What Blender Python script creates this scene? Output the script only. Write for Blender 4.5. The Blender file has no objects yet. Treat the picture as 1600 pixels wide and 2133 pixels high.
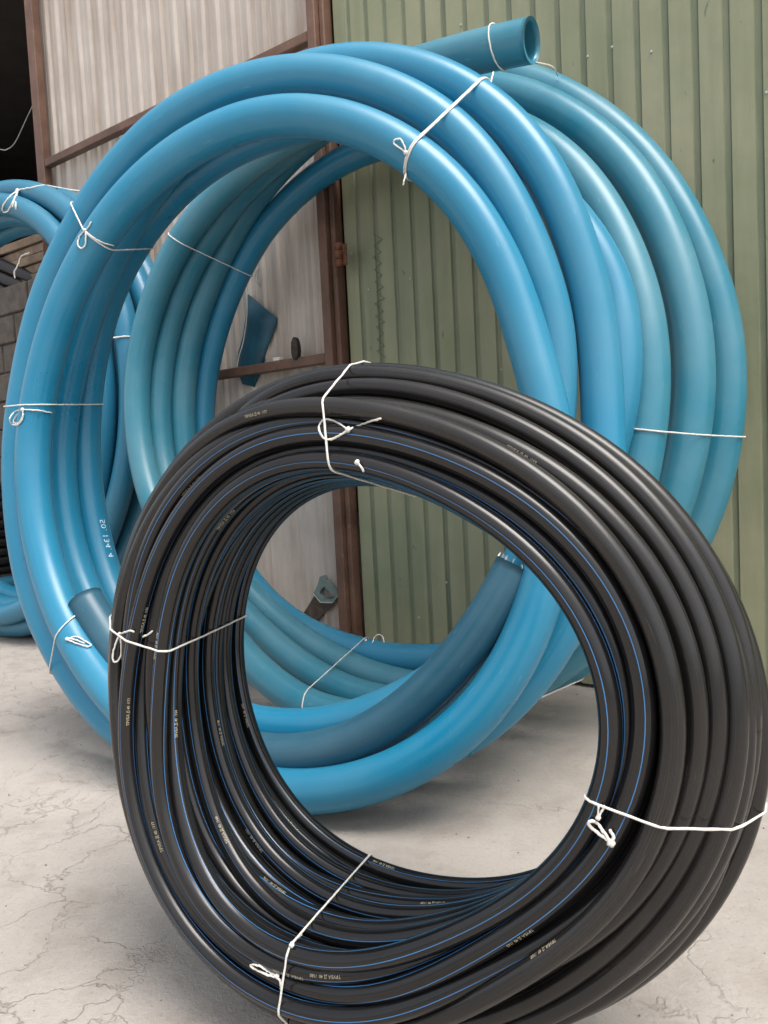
import bpy, math, random
import numpy as np
from mathutils import Vector, Matrix
from mathutils.bvhtree import BVHTree

random.seed(7)
rng = np.random.default_rng(11)
scene = bpy.context.scene
col = scene.collection

# ------------------------------------------------------------------ camera
PITCH, ROLL, CAM_H, FPX, PW, PH = math.radians(3.8), math.radians(2.85), 0.88, 1600.0, 1600.0, 2133.0
fw = np.array([0, math.cos(PITCH), -math.sin(PITCH)])
u0 = np.array([0, math.sin(PITCH), math.cos(PITCH)])
r0 = np.array([1.0, 0, 0])
RX = math.cos(ROLL) * r0 - math.sin(ROLL) * u0
UP = math.sin(ROLL) * r0 + math.cos(ROLL) * u0
EYE = np.array([0, 0, CAM_H])
cam_d = bpy.data.cameras.new('camera')
cam_d.sensor_fit = 'VERTICAL'
cam_d.sensor_height = 24.0
cam_d.lens = FPX / PH * 24.0
cam_d.clip_start = 0.02
cam_d.clip_end = 400
cam = bpy.data.objects.new('camera', cam_d)
col.objects.link(cam)
cam.matrix_world = Matrix(((RX[0], UP[0], -fw[0], EYE[0]), (RX[1], UP[1], -fw[1], EYE[1]),
                           (RX[2], UP[2], -fw[2], EYE[2]), (0, 0, 0, 1)))
scene.camera = cam

# ------------------------------------------------------------------ light: overcast daylight
SUN_EL, SUN_AZ = math.radians(66), math.radians(140)       # azimuth clockwise from +Y
world = bpy.data.worlds.new('World')
scene.world = world
world.use_nodes = True
wn, wl = world.node_tree.nodes, world.node_tree.links
wn.clear()
sky = wn.new('ShaderNodeTexSky')
sky.sky_type = 'NISHITA'
sky.sun_disc = False
sky.sun_elevation = SUN_EL
sky.sun_rotation = SUN_AZ
sky.air_density = 1.0
sky.dust_density = 4.0
sky.ozone_density = 0.6
hsv = wn.new('ShaderNodeHueSaturation')                    # an overcast sky is nearly white
hsv.inputs['Saturation'].default_value = 0.30
bg = wn.new('ShaderNodeBackground')
bg.inputs['Strength'].default_value = 0.15
wo = wn.new('ShaderNodeOutputWorld')
wl.new(sky.outputs[0], hsv.inputs['Color'])
wl.new(hsv.outputs[0], bg.inputs['Color'])
wl.new(bg.outputs[0], wo.inputs['Surface'])
sun_d = bpy.data.lights.new('sun', 'SUN')
sun_d.energy = 1.3
sun_d.angle = math.radians(34)
sun_d.color = (1.0, 0.95, 0.88)
sun = bpy.data.objects.new('sun', sun_d)
col.objects.link(sun)
sdir = Vector((math.sin(SUN_AZ) * math.cos(SUN_EL), math.cos(SUN_AZ) * math.cos(SUN_EL), math.sin(SUN_EL)))
sun.rotation_euler = sdir.to_track_quat('Z', 'Y').to_euler()
scene.view_settings.view_transform = 'Standard'
scene.view_settings.look = 'None'
scene.view_settings.exposure = 0.93
scene.view_settings.gamma = 1.0
scene.view_settings.use_curve_mapping = False

# ------------------------------------------------------------------ helpers
def ray(x, y):
    return fw + RX * (x - PW / 2) / FPX - UP * (y - PH / 2) / FPX

def at_depth(x, y, t):
    return EYE + ray(x, y) * t

def project(P):
    d = np.asarray(P) - EYE
    z = d @ fw
    return np.stack([PW / 2 + FPX * (d @ RX) / z, PH / 2 - FPX * (d @ UP) / z], -1)

def thing(name, label, cat, loc=(0, 0, 0), group=None):
    o = bpy.data.objects.new(name, None)
    o.empty_display_size = 0.1
    o.location = loc
    col.objects.link(o)
    o['label'] = label
    o['category'] = cat
    if group:
        o['group'] = group
    return o

def world_loc(o):
    v = Vector((0, 0, 0))
    while o is not None:
        v = v + (o.location if o.type == 'EMPTY' else Vector((0, 0, 0)))
        o = o.parent
    return v

def mesh_obj(name, verts, faces, mat, parent=None, smooth=False, uvs=None, label=None):
    me = bpy.data.meshes.new(name)
    me.from_pydata([tuple(map(float, v)) for v in verts], [], [tuple(f) for f in faces])
    me.materials.append(mat)
    if smooth:
        me.polygons.foreach_set('use_smooth', [True] * len(me.polygons))
    if uvs is not None:
        lay = me.uv_layers.new(name='UVMap')
        flat = np.asarray(uvs, float).reshape(-1)
        lay.data.foreach_set('uv', flat)
    me.update()
    o = bpy.data.objects.new(name, me)
    col.objects.link(o)
    if parent is not None:
        o.parent = parent
        o.matrix_parent_inverse = Matrix.Translation(-world_loc(parent)) if parent.type == 'EMPTY' else Matrix.Identity(4)
    if label:
        o['label'] = label
    return o

def tag(o, label, cat=None, group=None, kind=None):
    o['label'] = label
    if cat: o['category'] = cat
    if group: o['group'] = group
    if kind: o['kind'] = kind
    return o

def structure(o, label):
    o['kind'] = 'structure'
    o['label'] = label
    return o

def tube_data(path, rad, seg=12, closed=False, tang=None, ref=None, caps=False, s0=0.0):
    """Rings round a path. Returns verts, faces, per-loop uvs and the frames."""
    path = np.asarray(path, float)
    n = len(path)
    if tang is None:
        if closed:
            tang = np.roll(path, -1, 0) - np.roll(path, 1, 0)
        else:
            tang = np.gradient(path, axis=0)
    tang = tang / np.linalg.norm(tang, axis=1)[:, None]
    if ref is None:
        a = np.zeros_like(path)
        v = np.cross(tang[0], [0, 0, 1.0])
        if np.linalg.norm(v) < 0.1:
            v = np.cross(tang[0], [1.0, 0, 0])
        for i in range(n):
            v = v - (v @ tang[i]) * tang[i]
            v = v / np.linalg.norm(v)
            a[i] = v
    else:
        a = ref - (ref * tang).sum(1)[:, None] * tang
        a = a / np.linalg.norm(a, axis=1)[:, None]
    b = np.cross(tang, a)
    rad = np.broadcast_to(np.asarray(rad, float), (n,))
    ph = np.linspace(0, 2 * np.pi, seg, endpoint=False)
    V = (path[:, None] + rad[:, None, None] * (np.cos(ph)[None, :, None] * a[:, None] + np.sin(ph)[None, :, None] * b[:, None])).reshape(-1, 3)
    L = s0 + np.concatenate([[0], np.cumsum(np.linalg.norm(np.diff(path, axis=0), axis=1))])
    if closed:
        L = np.append(L, L[-1] + np.linalg.norm(path[0] - path[-1]))
    faces, uvs = [], []
    for i in range(n if closed else n - 1):
        j = (i + 1) % n
        for k in range(seg):
            m = (k + 1) % seg
            faces.append((i * seg + k, i * seg + m, j * seg + m, j * seg + k))
            uvs += [(L[i], k / seg), (L[i], (k + 1) / seg), (L[i + 1], (k + 1) / seg), (L[i + 1], k / seg)]
    if caps and not closed:
        faces.append(tuple(range(seg - 1, -1, -1)))
        uvs += [(0, 0)] * seg
        faces.append(tuple((n - 1) * seg + k for k in range(seg)))
        uvs += [(0, 0)] * seg
    return V, faces, uvs, (path, tang, a, b)

def spline(pts, per=8, closed=False):
    """Catmull-Rom through the points."""
    P = np.asarray(pts, float)
    n = len(P)
    out = []
    rngi = range(n) if closed else range(n - 1)
    for i in rngi:
        if closed:
            p0, p1, p2, p3 = P[(i - 1) % n], P[i], P[(i + 1) % n], P[(i + 2) % n]
        else:
            p1, p2 = P[i], P[i + 1]
            p0 = P[i - 1] if i > 0 else 2 * p1 - p2
            p3 = P[i + 2] if i + 2 < n else 2 * p2 - p1
        for t in np.linspace(0, 1, per, endpoint=False):
            out.append(0.5 * ((2 * p1) + (-p0 + p2) * t + (2 * p0 - 5 * p1 + 4 * p2 - p3) * t * t + (-p0 + 3 * p1 - 3 * p2 + p3) * t ** 3))
    if not closed:
        out.append(P[-1])
    return np.array(out)

def box_data(c, ex, ey, ez, hx, hy, hz, bev=0.0):
    """A box about c with half sizes along unit axes; optional chamfered long edges."""
    c, ex, ey, ez = map(lambda v: np.asarray(v, float), (c, ex, ey, ez))
    if bev <= 0:
        V = [c + sx * hx * ex + sy * hy * ey + sz * hz * ez for sx in (-1, 1) for sy in (-1, 1) for sz in (-1, 1)]
        Fc = [(0, 1, 3, 2), (4, 6, 7, 5), (0, 4, 5, 1), (2, 3, 7, 6), (0, 2, 6, 4), (1, 5, 7, 3)]
        return V, Fc
    # rounded by an inset on every corner: 24 vertices
    V, idx = [], {}
    for sx in (-1, 1):
        for sy in (-1, 1):
            for sz in (-1, 1):
                for ax in range(3):
                    h = [hx - bev, hy - bev, hz - bev]
                    h[ax] += bev
                    idx[(sx, sy, sz, ax)] = len(V)
                    V.append(c + sx * h[0] * ex + sy * h[1] * ey + sz * h[2] * ez)
    S = (-1, 1)
    Fc = []
    for s in S:
        Fc.append([idx[(s, a, b, 0)] for a, b in ((-1, -1), (1, -1), (1, 1), (-1, 1))][::s])
        Fc.append([idx[(a, s, b, 1)] for a, b in ((-1, -1), (-1, 1), (1, 1), (1, -1))][::s])
        Fc.append([idx[(a, b, s, 2)] for a, b in ((-1, -1), (1, -1), (1, 1), (-1, 1))][::s])
    for a in S:
        for b in S:
            Fc.append([idx[(-1, a, b, 1)], idx[(1, a, b, 1)], idx[(1, a, b, 2)], idx[(-1, a, b, 2)]][::a * b])
            Fc.append([idx[(a, -1, b, 2)], idx[(a, 1, b, 2)], idx[(a, 1, b, 0)], idx[(a, -1, b, 0)]][::a * b])
            Fc.append([idx[(a, b, -1, 0)], idx[(a, b, 1, 0)], idx[(a, b, 1, 1)], idx[(a, b, -1, 1)]][::a * b])
    for a in S:
        for b in S:
            for d in S:
                Fc.append([idx[(a, b, d, 0)], idx[(a, b, d, 1)], idx[(a, b, d, 2)]][::a * b * d])
    return V, Fc

def prism(outline, nrm, th):
    """Extrude a planar outline (3-D points, ccw seen from nrm) by th along nrm."""
    A = [np.asarray(p, float) for p in outline]
    n = len(A)
    V = A + [p + np.asarray(nrm) * th for p in A]
    Fc = [tuple(range(n - 1, -1, -1)), tuple(range(n, 2 * n))]
    Fc += [(i, (i + 1) % n, n + (i + 1) % n, n + i) for i in range(n)]
    return V, Fc

# ------------------------------------------------------------------ materials
def new_mat(name):
    m = bpy.data.materials.new(name)
    m.use_nodes = True
    nt = m.node_tree
    b = nt.nodes['Principled BSDF']
    return m, nt, b

def N(nt, typ, **kw):
    n = nt.nodes.new(typ)
    for k, v in kw.items():
        if k in n.inputs:
            n.inputs[k].default_value = v
        else:
            setattr(n, k, v)
    return n

def math_node(nt, op, a, b=None, clamp=False):
    n = nt.nodes.new('ShaderNodeMath')
    n.operation = op
    n.use_clamp = clamp
    for i, v in enumerate((a, b)):
        if v is None: continue
        if isinstance(v, (int, float)): n.inputs[i].default_value = v
        else: nt.links.new(v, n.inputs[i])
    return n.outputs[0]

def mix_col(nt, fac, a, b):
    n = nt.nodes.new('ShaderNodeMix')
    n.data_type = 'RGBA'
    for key, v in ((0, fac), (6, a), (7, b)):
        if isinstance(v, (int, float)): n.inputs[key].default_value = v
        elif isinstance(v, tuple): n.inputs[key].default_value = v + (1,) if len(v) == 3 else v
        else: nt.links.new(v, n.inputs[key])
    return n.outputs[2]

def ramp(nt, fac, stops):
    n = nt.nodes.new('ShaderNodeValToRGB')
    el = n.color_ramp.elements
    while len(el) < len(stops): el.new(0.5)
    for e, (p, c) in zip(el, stops):
        e.position = p
        e.color = (c, c, c, 1) if isinstance(c, (int, float)) else tuple(c) + (1,)
    nt.links.new(fac, n.inputs[0])
    return n.outputs[0]

def noise(nt, vec, scale, detail=4, rough=0.55, dist=0.0):
    n = N(nt, 'ShaderNodeTexNoise', Scale=scale, Detail=detail, Roughness=rough, Distortion=dist)
    if vec is not None: nt.links.new(vec, n.inputs['Vector'])
    return n.outputs[0]

def scaled(nt, vec, s, loc=(0, 0, 0)):
    n = nt.nodes.new('ShaderNodeMapping')
    n.inputs['Scale'].default_value = s
    n.inputs['Location'].default_value = loc
    nt.links.new(vec, n.inputs['Vector'])
    return n.outputs[0]

def bump(nt, h, bsdf, strength=0.2, dist=0.01):
    n = N(nt, 'ShaderNodeBump', Strength=strength, Distance=dist)
    nt.links.new(h, n.inputs['Height'])
    nt.links.new(n.outputs[0], bsdf.inputs['Normal'])

def pipe_mat(name, base, dusty, rough, dust=0.35, stripe=None, scuff=0.5, spec=0.5):
    m, nt, b = new_mat(name)
    uv = N(nt, 'ShaderNodeUVMap').outputs[0]
    tc = N(nt, 'ShaderNodeTexCoord').outputs['Object']
    inf = N(nt, 'ShaderNodeObjectInfo').outputs['Random']
    cloud = ramp(nt, noise(nt, tc, 2.2, 5, 0.6), [(0.35, 0), (0.72, 1)])
    c = mix_col(nt, math_node(nt, 'MULTIPLY', cloud, dust), base, dusty)
    # fine drag marks along the pipe
    st = noise(nt, scaled(nt, uv, (1.1, 46, 1)), 1.0, 3, 0.6)
    st2 = ramp(nt, st, [(0.56, 0), (0.74, 1)])
    c = mix_col(nt, math_node(nt, 'MULTIPLY', st2, 0.22 * scuff), c, dusty)
    # short scratches
    sc = noise(nt, scaled(nt, uv, (14, 60, 1)), 1.0, 2, 0.5)
    sc = ramp(nt, sc, [(0.70, 0), (0.76, 1)])
    c = mix_col(nt, math_node(nt, 'MULTIPLY', sc, 0.35 * scuff), c, tuple(min(1, v * 1.6 + 0.03) for v in dusty))
    if stripe:
        sep = N(nt, 'ShaderNodeSeparateXYZ')
        nt.links.new(uv, sep.inputs[0])
        drift = noise(nt, scaled(nt, uv, (0.45, 0.0, 1)), 1.0, 1, 0.4)
        ph = math_node(nt, 'ADD', math_node(nt, 'MULTIPLY', sep.outputs[1], 4.0), math_node(nt, 'MULTIPLY', drift, 2.6))
        fr = math_node(nt, 'ABSOLUTE', math_node(nt, 'SUBTRACT', math_node(nt, 'FRACT', ph), 0.5))
        line = math_node(nt, 'LESS_THAN', fr, 0.025)
        worn = ramp(nt, noise(nt, scaled(nt, uv, (1.7, 4.0, 1)), 1.0, 3), [(0.34, 0.25), (0.62, 1)])
        c = mix_col(nt, math_node(nt, 'MULTIPLY', line, worn), c, stripe)
    nt.links.new(c, b.inputs['Base Color'])
    r = math_node(nt, 'ADD', math_node(nt, 'MULTIPLY', cloud, 0.12), math_node(nt, 'ADD', math_node(nt, 'MULTIPLY', st2, 0.12), rough))
    nt.links.new(r, b.inputs['Roughness'])
    b.inputs['Specular IOR Level'].default_value = spec
    h = math_node(nt, 'ADD', math_node(nt, 'MULTIPLY', st, 0.5), noise(nt, tc, 9, 2))
    bump(nt, h, b, 0.10, 0.004)
    return m

M = {}
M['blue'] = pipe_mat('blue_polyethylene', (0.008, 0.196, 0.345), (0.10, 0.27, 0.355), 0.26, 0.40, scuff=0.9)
M['teal'] = pipe_mat('dusty_teal_polyethylene', (0.018, 0.182, 0.268), (0.13, 0.275, 0.325), 0.28, 0.6, scuff=1.2)
M['blue_far'] = pipe_mat('stored_blue_polyethylene', (0.014, 0.155, 0.265), (0.08, 0.22, 0.29), 0.32, 0.4)
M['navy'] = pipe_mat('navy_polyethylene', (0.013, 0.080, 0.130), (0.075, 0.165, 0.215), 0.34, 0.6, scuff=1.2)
M['black'] = pipe_mat('black_polyethylene', (0.0050, 0.0050, 0.0055), (0.050, 0.044, 0.040), 0.14, 0.20, stripe=(0.045, 0.200, 0.460), scuff=0.7)
M['black_dusty'] = pipe_mat('dusty_black_polyethylene', (0.0065, 0.0062, 0.0062), (0.070, 0.061, 0.054), 0.20, 0.28, scuff=1.1)
M['black_far'] = pipe_mat('stored_black_polyethylene', (0.012, 0.012, 0.013), (0.05, 0.047, 0.045), 0.35, 0.4)

def plain(name, colr, rough=0.6, var=0.25, scale=20, metallic=0.0, bmp=0.15):
    m, nt, b = new_mat(name)
    tc = N(nt, 'ShaderNodeTexCoord').outputs['Object']
    f = noise(nt, tc, scale, 5, 0.6)
    lo = tuple(v * (1 - var) for v in colr)
    hi = tuple(min(1, v * (1 + var)) for v in colr)
    nt.links.new(mix_col(nt, ramp(nt, f, [(0.3, 0), (0.7, 1)]), lo, hi), b.inputs['Base Color'])
    b.inputs['Roughness'].default_value = rough
    b.inputs['Metallic'].default_value = metallic
    bump(nt, f, b, bmp, 0.003)
    return m

M['twine'] = plain('white_twine', (0.74, 0.71, 0.65), 0.85, 0.14, 220, bmp=0.5)
M['print'] = plain('cream_ink', (0.50, 0.44, 0.30), 0.6, 0.25, 300)
M['chalk'] = plain('white_marker', (0.62, 0.80, 0.88), 0.8, 0.15, 300)
M['burr'] = plain('cut_shavings', (0.55, 0.62, 0.66), 0.7, 0.2, 100)
M['saw_steel'] = plain('rusty_saw_steel', (0.085, 0.062, 0.048), 0.6, 0.5, 45, 0.2)
M['saw_handle'] = plain('grey_green_plastic', (0.15, 0.21, 0.20), 0.45, 0.2, 60)
M['pale_edge'] = plain('pale_worn_plastic', (0.42, 0.46, 0.44), 0.6, 0.2, 60)
M['dark_rubber'] = plain('dark_bristle', (0.022, 0.019, 0.017), 0.75, 0.4, 80)
M['foam'] = plain('white_foam', (0.70, 0.66, 0.60), 0.8, 0.1, 50)
M['rust'] = plain('rusted_iron', (0.14, 0.055, 0.028), 0.85, 0.5, 70, bmp=0.5)
M['scrap'] = plain('teal_plastic_scrap', (0.012, 0.075, 0.115), 0.45, 0.3, 14)
M['interior'] = plain('shade_darkened_plaster', (0.030, 0.026, 0.025), 0.9, 0.3, 3)  # near-black base colour carries the gloom of the unlit interior
M['timber'] = plain('old_timber', (0.20, 0.145, 0.10), 0.85, 0.35, 9)
M['wire'] = plain('grey_wire', (0.35, 0.34, 0.32), 0.5, 0.2, 30)
M['doodle'] = plain('dark_green_scratch', (0.110, 0.130, 0.082), 0.8, 0.3, 60)
M['fleck'] = plain('bare_paint_chip', (0.62, 0.62, 0.58), 0.7, 0.15, 60)

def frame_mat():
    m, nt, b = new_mat('brown_primer_steel')
    tc = N(nt, 'ShaderNodeTexCoord').outputs['Object']
    f = noise(nt, tc, 6, 6, 0.65)
    c = mix_col(nt, ramp(nt, f, [(0.35, 0), (0.68, 1)]), (0.105, 0.054, 0.036), (0.185, 0.100, 0.066))
    g = ramp(nt, noise(nt, tc, 34, 4, 0.6), [(0.62, 0), (0.72, 1)])
    c = mix_col(nt, math_node(nt, 'MULTIPLY', g, 0.5), c, (0.27, 0.17, 0.11))
    nt.links.new(c, b.inputs['Base Color'])
    b.inputs['Roughness'].default_value = 0.55
    bump(nt, f, b, 0.25, 0.004)
    return m
M['frame'] = frame_mat()

def sheet_mat(name, base, alt, stain, stain_amt, rough, chips=None, vert=(7, 7, 0.6)):
    m, nt, b = new_mat(name)
    tc = N(nt, 'ShaderNodeTexCoord').outputs['Object']
    streak = noise(nt, scaled(nt, tc, vert), 1.0, 5, 0.62)
    blot = noise(nt, tc, 2.3, 5, 0.6)
    c = mix_col(nt, ramp(nt, blot, [(0.36, 0), (0.66, 1)]), base, alt)
    c = mix_col(nt, math_node(nt, 'MULTIPLY', ramp(nt, streak, [(0.46, 0), (0.72, 1)]), stain_amt), c, stain)
    if chips:
        sp = ramp(nt, noise(nt, scaled(nt, tc, (26, 26, 9)), 1.0, 3, 0.55, 0.6), [(0.70, 0), (0.735, 1)])
        c = mix_col(nt, math_node(nt, 'MULTIPLY', sp, 0.75), c, chips)
    nt.links.new(c, b.inputs['Base Color'])
    nt.links.new(math_node(nt, 'ADD', math_node(nt, 'MULTIPLY', blot, 0.2), rough), b.inputs['Roughness'])
    bump(nt, math_node(nt, 'ADD', streak, math_node(nt, 'MULTIPLY', blot, 2.5)), b, 0.30, 0.008)
    return m
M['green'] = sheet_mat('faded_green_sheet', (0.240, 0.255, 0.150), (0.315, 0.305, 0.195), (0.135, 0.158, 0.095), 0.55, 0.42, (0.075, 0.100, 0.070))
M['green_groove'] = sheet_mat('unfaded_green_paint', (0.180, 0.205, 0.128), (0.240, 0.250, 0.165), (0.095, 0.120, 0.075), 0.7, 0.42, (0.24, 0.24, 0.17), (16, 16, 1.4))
M['galv'] = sheet_mat('dull_galvanised_sheet', (0.455, 0.395, 0.345), (0.565, 0.505, 0.450), (0.245, 0.175, 0.120), 0.70, 0.40, None, (10, 10, 0.8))
M['block'] = plain('grey_concrete_block', (0.095, 0.080, 0.068), 0.9, 0.3, 14, bmp=0.6)
M['mortar'] = plain('mortar', (0.085, 0.075, 0.066), 0.95, 0.3, 20, bmp=0.6)

def ground_mat():
    m, nt, b = new_mat('worn_concrete')
    tc = N(nt, 'ShaderNodeTexCoord').outputs['Object']
    big = noise(nt, tc, 1.1, 6, 0.62, 0.4)
    mid = noise(nt, tc, 7, 6, 0.65)
    fine = noise(nt, tc, 95, 5, 0.75)
    c = mix_col(nt, ramp(nt, big, [(0.33, 0), (0.68, 1)]), (0.350, 0.314, 0.280), (0.450, 0.408, 0.368))
    c = mix_col(nt, math_node(nt, 'MULTIPLY', ramp(nt, mid, [(0.30, 1), (0.52, 0)]), 0.42), c, (0.235, 0.198, 0.165))
    c = mix_col(nt, math_node(nt, 'MULTIPLY', ramp(nt, fine, [(0.30, 1), (0.46, 0)]), 0.40), c, (0.20, 0.17, 0.145))
    c = mix_col(nt, math_node(nt, 'MULTIPLY', ramp(nt, fine, [(0.60, 0), (0.74, 1)]), 0.35), c, (0.52, 0.47, 0.42))
    # cracks: edges of warped cells, kept only in patches
    warp = N(nt, 'ShaderNodeTexNoise', Scale=5.0, Detail=5.0, Roughness=0.6)
    nt.links.new(tc, warp.inputs['Vector'])
    vm = nt.nodes.new('ShaderNodeMix'); vm.data_type = 'RGBA'; vm.blend_type = 'LINEAR_LIGHT'
    vm.inputs[0].default_value = 0.16
    nt.links.new(tc, vm.inputs[6]); nt.links.new(warp.outputs['Color'], vm.inputs[7])
    crack = None
    for sc, w, pl in ((1.5, 0.0080, 0.52), (5.6, 0.0200, 0.40)):
        v = N(nt, 'ShaderNodeTexVoronoi', Scale=sc)
        v.feature = 'DISTANCE_TO_EDGE'
        nt.links.new(vm.outputs[2], v.inputs['Vector'])
        k = ramp(nt, v.outputs[0], [(0.0, 1), (w, 0)])
        patch = ramp(nt, noise(nt, scaled(nt, tc, (1, 1, 1), (sc, 3.1, 0)), 0.9 + sc * 0.12, 3), [(pl, 0), (pl + 0.12, 1)])
        k = math_node(nt, 'MULTIPLY', k, patch)
        if sc > 3:                                        # the slab left of the coils is the badly crazed one
            sx = N(nt, 'ShaderNodeSeparateXYZ'); nt.links.new(vm.outputs[2], sx.inputs[0])
            k = math_node(nt, 'MULTIPLY', k, math_node(nt, 'MULTIPLY', math_node(nt, 'SUBTRACT', -0.25, sx.outputs[0]), 4.0, True))
        crack = k if crack is None else math_node(nt, 'MAXIMUM', crack, k)
    c = mix_col(nt, math_node(nt, 'MULTIPLY', math_node(nt, 'MULTIPLY', crack, ramp(nt, noise(nt, tc, 23, 4), [(0.36, 0.15), (0.58, 1)])), 0.50), c, (0.13, 0.11, 0.092))
    nt.links.new(c, b.inputs['Base Color'])
    b.inputs['Roughness'].default_value = 0.88
    h = math_node(nt, 'ADD', math_node(nt, 'MULTIPLY', mid, 1.0), math_node(nt, 'MULTIPLY', fine, 0.5))
    h = math_node(nt, 'SUBTRACT', h, math_node(nt, 'MULTIPLY', crack, 0.45))
    bump(nt, h, b, 0.6, 0.014)
    return m
M['ground'] = ground_mat()

# ------------------------------------------------------------------ the setting
g = 60.0
structure(mesh_obj('ground', [(-g, -g, 0), (g, -g, 0), (g, g, 0), (-g, g, 0)], [(0, 1, 2, 3)], M['ground']),
          'pale worn concrete yard with fine cracks')

# wall line: s runs along the wall to the right (and towards the camera), nw points out to the yard
dirw = np.array([0.8096, -0.5870, 0.0]); dirw /= np.linalg.norm(dirw)
nw = np.array([-dirw[1] * -1.0, -dirw[0], 0.0]); nw = np.array([dirw[1], -dirw[0], 0.0])
W0 = np.array([0.7509, 2.7945, 0.0])
ZUP = np.array([0, 0, 1.0])
def wp(s, z, off=0.0):
    return W0 + dirw * s + ZUP * z + nw * off
def on_wall(x, y, off=0.0):
    d = ray(x, y)
    t = ((W0 + nw * off - EYE) @ nw) / (d @ nw)
    return EYE + d * t

def profile_sheet(name, s0, s1, z0, z1, prof, mat, parent, off=0.0, lap=0.0, zseg=1):
    """Pressed sheet: prof is a list of (s, depth) knots across the sheet."""
    V, Fc = [], []
    zs = np.linspace(z0, z1, zseg + 1)
    for z in zs:
        for s, d in prof:
            V.append(wp(s, z, off + d + lap))
    n = len(prof)
    for r in range(zseg):
        for i in range(n - 1):
            Fc.append((r * n + i, r * n + i + 1, (r + 1) * n + i + 1, (r + 1) * n + i))
    # back skin 1 mm behind so the sheet has thickness
    k = len(V)
    V += [np.asarray(v) - nw * 0.0012 for v in V]
    Fc += [tuple(k + j for j in reversed(f)) for f in Fc[:]]
    return mesh_obj(name, V, Fc, mat, parent)

# green corrugated wall, sheets of ten ribs, to the right of the gate
wall = thing('corrugated_wall', 'faded green corrugated metal wall behind the leaning blue pipe coils', 'wall', tuple(wp(-1.02, 0)))
P_G = 0.0925
s = -1.066
k = 0
while s < 3.4:
    prof = []
    for r in range(10):
        a = s + r * P_G
        prof += [(a, 0.0), (a + P_G * 0.70, 0.0), (a + P_G * 0.75, -0.008), (a + P_G * 0.91, -0.008), (a + P_G * 0.965, 0.0)]
    prof.append((s + 10 * P_G + 0.004, 0.0))
    sh = profile_sheet('sheet', s, s + 10 * P_G, 0.015, 4.6, prof, M['green'], wall, 0.0, 0.0015 * (k % 2))
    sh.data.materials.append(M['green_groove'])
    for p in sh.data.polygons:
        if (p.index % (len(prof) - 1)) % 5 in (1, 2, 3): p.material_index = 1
    s += 10 * P_G
    k += 1
# screws in rows and paint chips on the green wall
def screw(parent, p, r=0.006, mat='pale_edge', name='screw'):
    V, Fc = [], []
    n = 8
    for q, (rr, h) in enumerate(((1.0, 0.0), (1.0, 0.5), (0.55, 0.9))):
        for i in range(n):
            a = 2 * math.pi * i / n
            V.append(np.asarray(p) + dirw * (math.cos(a) * rr * r) + ZUP * (math.sin(a) * rr * r) + nw * (h * r * 0.7))
    for q in range(2):
        for i in range(n):
            Fc.append((q * n + i, q * n + (i + 1) % n, (q + 1) * n + (i + 1) % n, (q + 1) * n + i))
    Fc.append(tuple(2 * n + i for i in range(n)))
    return mesh_obj(name, V, Fc, M[mat], parent)
for (x, y) in ((873, 1286), (733, 528), (768, 603), (930, 1213), (1357, 108), (1224, 118), (1275, 98), (1045, 770), (960, 52), (1596, 193), (855, 580)):
    screw(wall, on_wall(x, y, 0.003), 0.0045)
# a zigzag scratched on one sheet
def strip_on_wall(pts, w, mat, parent, name, off=0.004):
    P = [on_wall(x, y, off) for x, y in pts]
    V, Fc = [], []
    for i in range(len(P) - 1):
        t = P[i + 1] - P[i]; t /= np.linalg.norm(t)
        b = np.cross(nw, t) * w
        k0 = len(V)
        V += [P[i] - b, P[i + 1] - b, P[i + 1] + b, P[i] + b]
        V += [v + nw * 0.0008 * (1 + i % 2) for v in V[k0:k0 + 4]]
        Fc += [(k0 + 4, k0 + 5, k0 + 6, k0 + 7), (k0, k0 + 1, k0 + 5, k0 + 4), (k0 + 2, k0 + 3, k0 + 7, k0 + 6)]
    return mesh_obj(name, V, Fc, M[mat], parent)
zz = []
for i in range(22):
    yy = 488 + i * 12.2
    zz.append((778 + (yy - 488) * 0.03 + (17 if i % 2 else 0) + random.uniform(-2.5, 2.5), yy + random.uniform(-2, 2)))
strip_on_wall(zz, 0.0013, 'doodle', wall, 'scratched_zigzag')

# gate leaf: brown frame, galvanised ribbed sheets behind it
gate = thing('gate_leaf', 'ribbed galvanised metal gate in a brown steel frame beside the green wall', 'gate', tuple(wp(-2.2, 0)))
def bar(name, a, b, wu, wn_, parent, mat='frame', up=None, bev=0.004):
    """Square tube from a to b."""
    a, b = np.asarray(a, float), np.asarray(b, float)
    ex = (b - a); L = np.linalg.norm(ex); ex /= L
    ez = nw
    ey = np.cross(ez, ex)
    V, Fc = box_data((a + b) / 2, ex, ey, ez, L / 2, wu / 2, wn_ / 2, bev)
    return mesh_obj(name, V, Fc, M[mat], parent)
GT = 4.4
bar('stile', wp(-1.137, 0.03, 0.045), wp(-1.137, GT, 0.045), 0.046, 0.05, gate)
bar('stile', wp(-3.245, 0.03, 0.045), wp(-3.245, GT, 0.045), 0.075, 0.05, gate)
for z, s_a, s_b in ((2.715, -3.205, -1.163), (1.345, -3.205, -1.163), (0.09, -3.205, -1.163), (GT - 0.03, -3.205, -1.163)):
    bar('rail', wp(s_a, z, 0.043), wp(s_b, z, 0.043), 0.044, 0.044, gate)
P_S = 0.0985
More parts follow.
